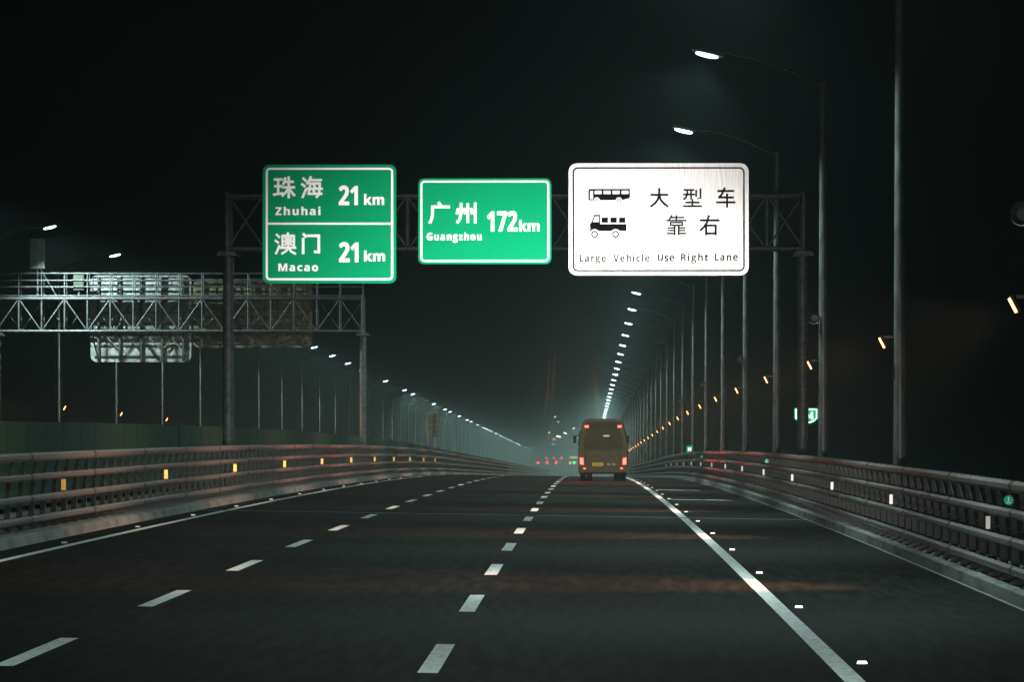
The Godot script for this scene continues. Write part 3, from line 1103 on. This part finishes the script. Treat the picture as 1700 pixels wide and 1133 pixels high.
func build_small_signs() -> void:
	# route shield on a post behind the gantry pillar
	var d := 168.0
	var px := d / FOCAL
	var o := thing("route_shield", "green route shield with white rim on a post behind the gantry pillar", "road sign", Vector3((1338.0 - 977.0) * px, 0.0, -d))
	var s := st()
	var foot := ground(6.5, d) + 0.1
	tube(s, Vector3(0, foot, -0.08), Vector3(0, 2.4, -0.08), 0.05, 0.05, 8)
	put("post", s.commit(), M["galvanised"], o)
	var cy := 2.3 + (684.0 - 691.5) * px
	var shape := func(k: float) -> PackedVector2Array:
		return PackedVector2Array([Vector2(-19.5 * k, 13.5 * k), Vector2(19.5 * k, 13.5 * k), Vector2(20 * k, 11 * k), Vector2(20 * k, -4 * k), Vector2(13 * k, -10 * k), Vector2(0, -14 * k), Vector2(-13 * k, -10 * k), Vector2(-20 * k, -4 * k), Vector2(-20 * k, 11 * k)])
	for q in [[1.0, "sheet_green", -0.03, 0.0], [0.9, "sheet_plain_white", 0.0005, 0.003], [0.78, "sheet_green", 0.0035, 0.006]]:
		s = st()
		slab(s, shape.call(q[0] * px), q[2], q[3])
		put("panel" if q[0] == 1.0 else "border" if q[0] == 0.9 else "field", s.commit(), M[q[1]], o, Vector3(0, cy, 0))
	word(o, "G94", -11.5 * px, 11.5 * px, cy - 5.0 * px, 12.0 * px, M["sheet_plain_white"], 0.009)
	o.rotation.y = -0.035
	# small square marker on a post at the guardrail
	d = 300.0
	px = d / FOCAL
	o = thing("marker_sign", "small square green marker sign with pale middle on a post at the guardrail", "road sign", spot_at(5.2, d, 0.0))
	o.position.x = (1144.5 - 977.0) * px
	s = st()
	var top := 2.3 + (684.0 - 746.5) * px - o.position.y
	tube(s, Vector3(0, 0.0, -0.05), Vector3(0, top, -0.05), 0.06, 0.06, 8)
	put("post", s.commit(), M["galvanised"], o)
	s = st()
	slab(s, rounded(0.36, 0.44, 0.04), -0.02, 0.0)
	put("panel", s.commit(), M["sheet_green"], o, Vector3(0, top, 0))
	s = st()
	slab(s, rounded(0.2, 0.22, 0.02), 0.0005, 0.004)
	put("plate", s.commit(), M["sheet_plain_white"], o, Vector3(0, top, 0))
	# back of a tall sign on the median
	d = 368.0
	px = d / FOCAL
	o = thing("median_sign", "brown back of a tall sign on a single post on the median", "road sign", spot_at(-10.9, d))
	s = st()
	tube(s, Vector3(0, 0.1, 0), Vector3(0, 4.2, 0), 0.09, 0.09, 8)
	put("post", s.commit(), M["galvanised"], o)
	s = st()
	slab(s, rounded(1.0, 1.75, 0.06), -0.14, -0.1)
	put("panel", s.commit(), M["dull_back"], o, Vector3(0, 3.45, 0))
	for k in 3:
		s = st()
		box(s, Vector3(0, 2.85 + k * 0.6, -0.08), Vector3(0.9, 0.07, 0.04))
		put("channel", s.commit(), M["dull_back"], o)

func build_distance() -> void:
	# lane signal gantries far ahead
	var s: SurfaceTool
	for q in [[2193.0, 0], [2630.0, 1]]:
		var d: float = q[0]
		var g := thing("signal_gantry", "distant gantry with red lane signals" if q[1] == 0 else "distant gantry with a yellow message board", "signal gantry", Vector3(0, -drop(d), -d))
		s = st()
		tube(s, Vector3(-29, 7.0, 0), Vector3(7, 7.0, 0), 0.2, 0.2, 6)
		put("beam", s.commit(), M["galvanised"], g)
		for x in [-29.0, -11.0, 7.0]:
			s = st()
			tube(s, Vector3(x, 0, 0), Vector3(x, 7.2, 0), 0.2, 0.2, 6)
			put("post", s.commit(), M["galvanised"], g)
		for x in [-21.0, -17.2, -13.5]:
			signal_head(Vector3(x, -drop(d) + 6.1, -d + 0.3), "signal_red", "red lane signal over the opposite lanes", 1.0)
		if q[1] == 0:
			signal_head(Vector3(-6.0, -drop(d) + 6.1, -d + 0.3), "signal_green", "green lane signal over the lanes ahead", 1.1)
			signal_head(Vector3(-7.7, -drop(d) + 6.1, -d + 0.3), "warm_lens", "amber lane signal beside the green one", 0.8)
		else:
			board(Vector3(-6.7, -drop(d) + 6.4, -d + 0.3), 4.9, 0.95, "board_yellow", "lit yellow message board hung on a distant gantry")
	# boards further on
	for q in [[-19.5, 8.2, 3.6, 0.8, "board_violet", "lit violet message board on a distant gantry"], [-19.6, 11.2, 1.8, 1.1, "warm_lens", "small amber light box above a violet message board"]]:
		board(Vector3(q[0], -drop(2980.0) + q[1], -2980.0), q[2], q[3], q[4], q[5])
	var g := thing("signal_gantry", "distant mast gantry carrying a violet message board", "signal gantry", Vector3(-19.5, -drop(2980.0), -2980.3))
	s = st()
	tube(s, Vector3(0, 0, 0), Vector3(0, 11.8, 0), 0.3, 0.25, 8)
	put("post", s.commit(), M["galvanised"], g)
	# cable-stayed bridge tower
	var d := 3296.0
	var o := thing("bridge_tower", "tall twin-legged cable-stayed bridge tower fading in the haze", "tower", Vector3(-10.2, -drop(d), -d))
	for side in [-1, 1]:
		s = st()
		var pts := [Vector3(side * 15.5, -25, 0), Vector3(side * 16.2, 0, 0), Vector3(side * 13.5, 45, 0), Vector3(side * 10.5, 80, 0), Vector3(side * 9.8, 108, 0)]
		for i in pts.size() - 1:
			tube(s, pts[i], pts[i + 1], 3.4 - i * 0.35, 3.05 - i * 0.35, 8)
		put("leg", s.commit(), M["tower_concrete"], o)
	s = st()
	box(s, Vector3(0, -2.5, 0), Vector3(30, 4.5, 4))
	put("lower_beam", s.commit(), M["tower_concrete"], o)
	for y in [78.0, 100.0]:
		s = st()
		tube(s, Vector3(-10, y, 0), Vector3(10, y + 14.0, 0), 1.3, 1.3, 6)
		tube(s, Vector3(10, y, 0), Vector3(-10, y + 14.0, 0), 1.3, 1.3, 6)
		put("knot_brace", s.commit(), M["tower_concrete"], o)
	for side in [-1, 1]:
		for k in 9:
			for way in [-1, 1]:
				s = st()
				tube(s, Vector3(side * 10.5, 70 + k * 4.0, 0), Vector3(side * 15.0, 1.5, way * (35.0 + k * 21.0)), 0.12, 0.12, 5, false)
				put("stay_cable", s.commit(), M["cabinet_paint"], o)
	for side in [-1, 1]:
		var l := SpotLight3D.new()
		l.name = "tower_light"
		l.light_color = Color(1.0, 0.72, 0.45)
		l.light_energy = 19000.0
		l.light_size = 0.5
		l.spot_angle = 24.0
		l.spot_range = 300.0
		l.spot_attenuation = 2.0
		l.shadow_enabled = true
		o.add_child(l, true)
		l.look_at_from_position(o.to_global(Vector3(side * 13.0, 3.0, 34.0)), o.to_global(Vector3(side * 12.0, 55.0, 0)), Vector3.UP)
	# floodlights on the deck at its foot
	for q in [[-18.5, 8.5, 1.5, -12.0], [-14.2, 10.6, 1.1, -10.0], [-9.1, 13.6, 0.9, -8.0], [-24.0, 11.0, 0.8, -20.0], [-20.8, 20.5, 0.6, 12.0], [-18.6, 17.3, 0.6, 11.0]]:
		var f := thing("floodlight", "bright floodlight on a mast near the foot of the distant tower", "floodlight", Vector3(q[0], -drop(d + q[3]), -d - q[3] + 30.0), 0.0, "floodlights at the distant tower")
		s = st()
		tube(s, Vector3(0, 0, -0.3), Vector3(0, q[1], -0.3), 0.15, 0.1, 6)
		put("mast", s.commit(), M["galvanised"], f)
		s = st()
		ball(s, Vector3(0, q[1], 0), Vector3(q[2] * 0.9, q[2] * 0.5, 0.2), 6, 10)
		put("lens", s.commit(), M["flood_white"], f)

func signal_head(at: Vector3, light: String, label: String, size: float) -> void:
	var o := thing("lane_signal", label, "lane signal", at, 0.0, label + "s" if light == "signal_red" else "")
	var s := st()
	box(s, Vector3(0, 0, -0.15), Vector3(size * 1.5, size * 1.5, 0.25))
	put("housing", s.commit(), M["dark_plastic"], o)
	s = st()
	tube(s, Vector3(0, size * 0.7, -0.15), Vector3(0, 1.0, -0.3), 0.06, 0.06, 6)
	put("hanger", s.commit(), M["galvanised"], o)
	s = st()
	tube(s, Vector3(0, 0, -0.02), Vector3(0, 0, 0.03), size * 0.55, size * 0.55, 14)
	put("lens", s.commit(), M[light], o)

func board(at: Vector3, w: float, h: float, light: String, label: String) -> void:
	var o := thing("message_board", label, "message board", at)
	var s := st()
	box(s, Vector3(0, 0, -0.15), Vector3(w + 0.4, h + 0.4, 0.25))
	put("housing", s.commit(), M["dark_plastic"], o)
	s = st()
	box(s, Vector3(0, 0, 0.0), Vector3(w, h, 0.04))
	put("screen", s.commit(), M[light], o)

# sea mist lying round the far half of the bridge; the lamps inside it make it glow
func build_mist() -> void:
	var m := FogVolume.new()
	m.name = "sea_mist"
	m.shape = RenderingServer.FOG_VOLUME_SHAPE_BOX
	m.size = Vector3(700, 140, 3000)
	var f := FogMaterial.new()
	f.resource_name = "sea_mist"
	f.density = 0.0011
	f.albedo = Color(0.86, 1.0, 0.97)
	m.material = f
	add_child(m)
	m.position = Vector3(0, 20, -700.0 - 1500.0)
	m.set_meta("kind", "stuff")
	m.set_meta("label", "pale teal sea mist glowing round the far lamps")
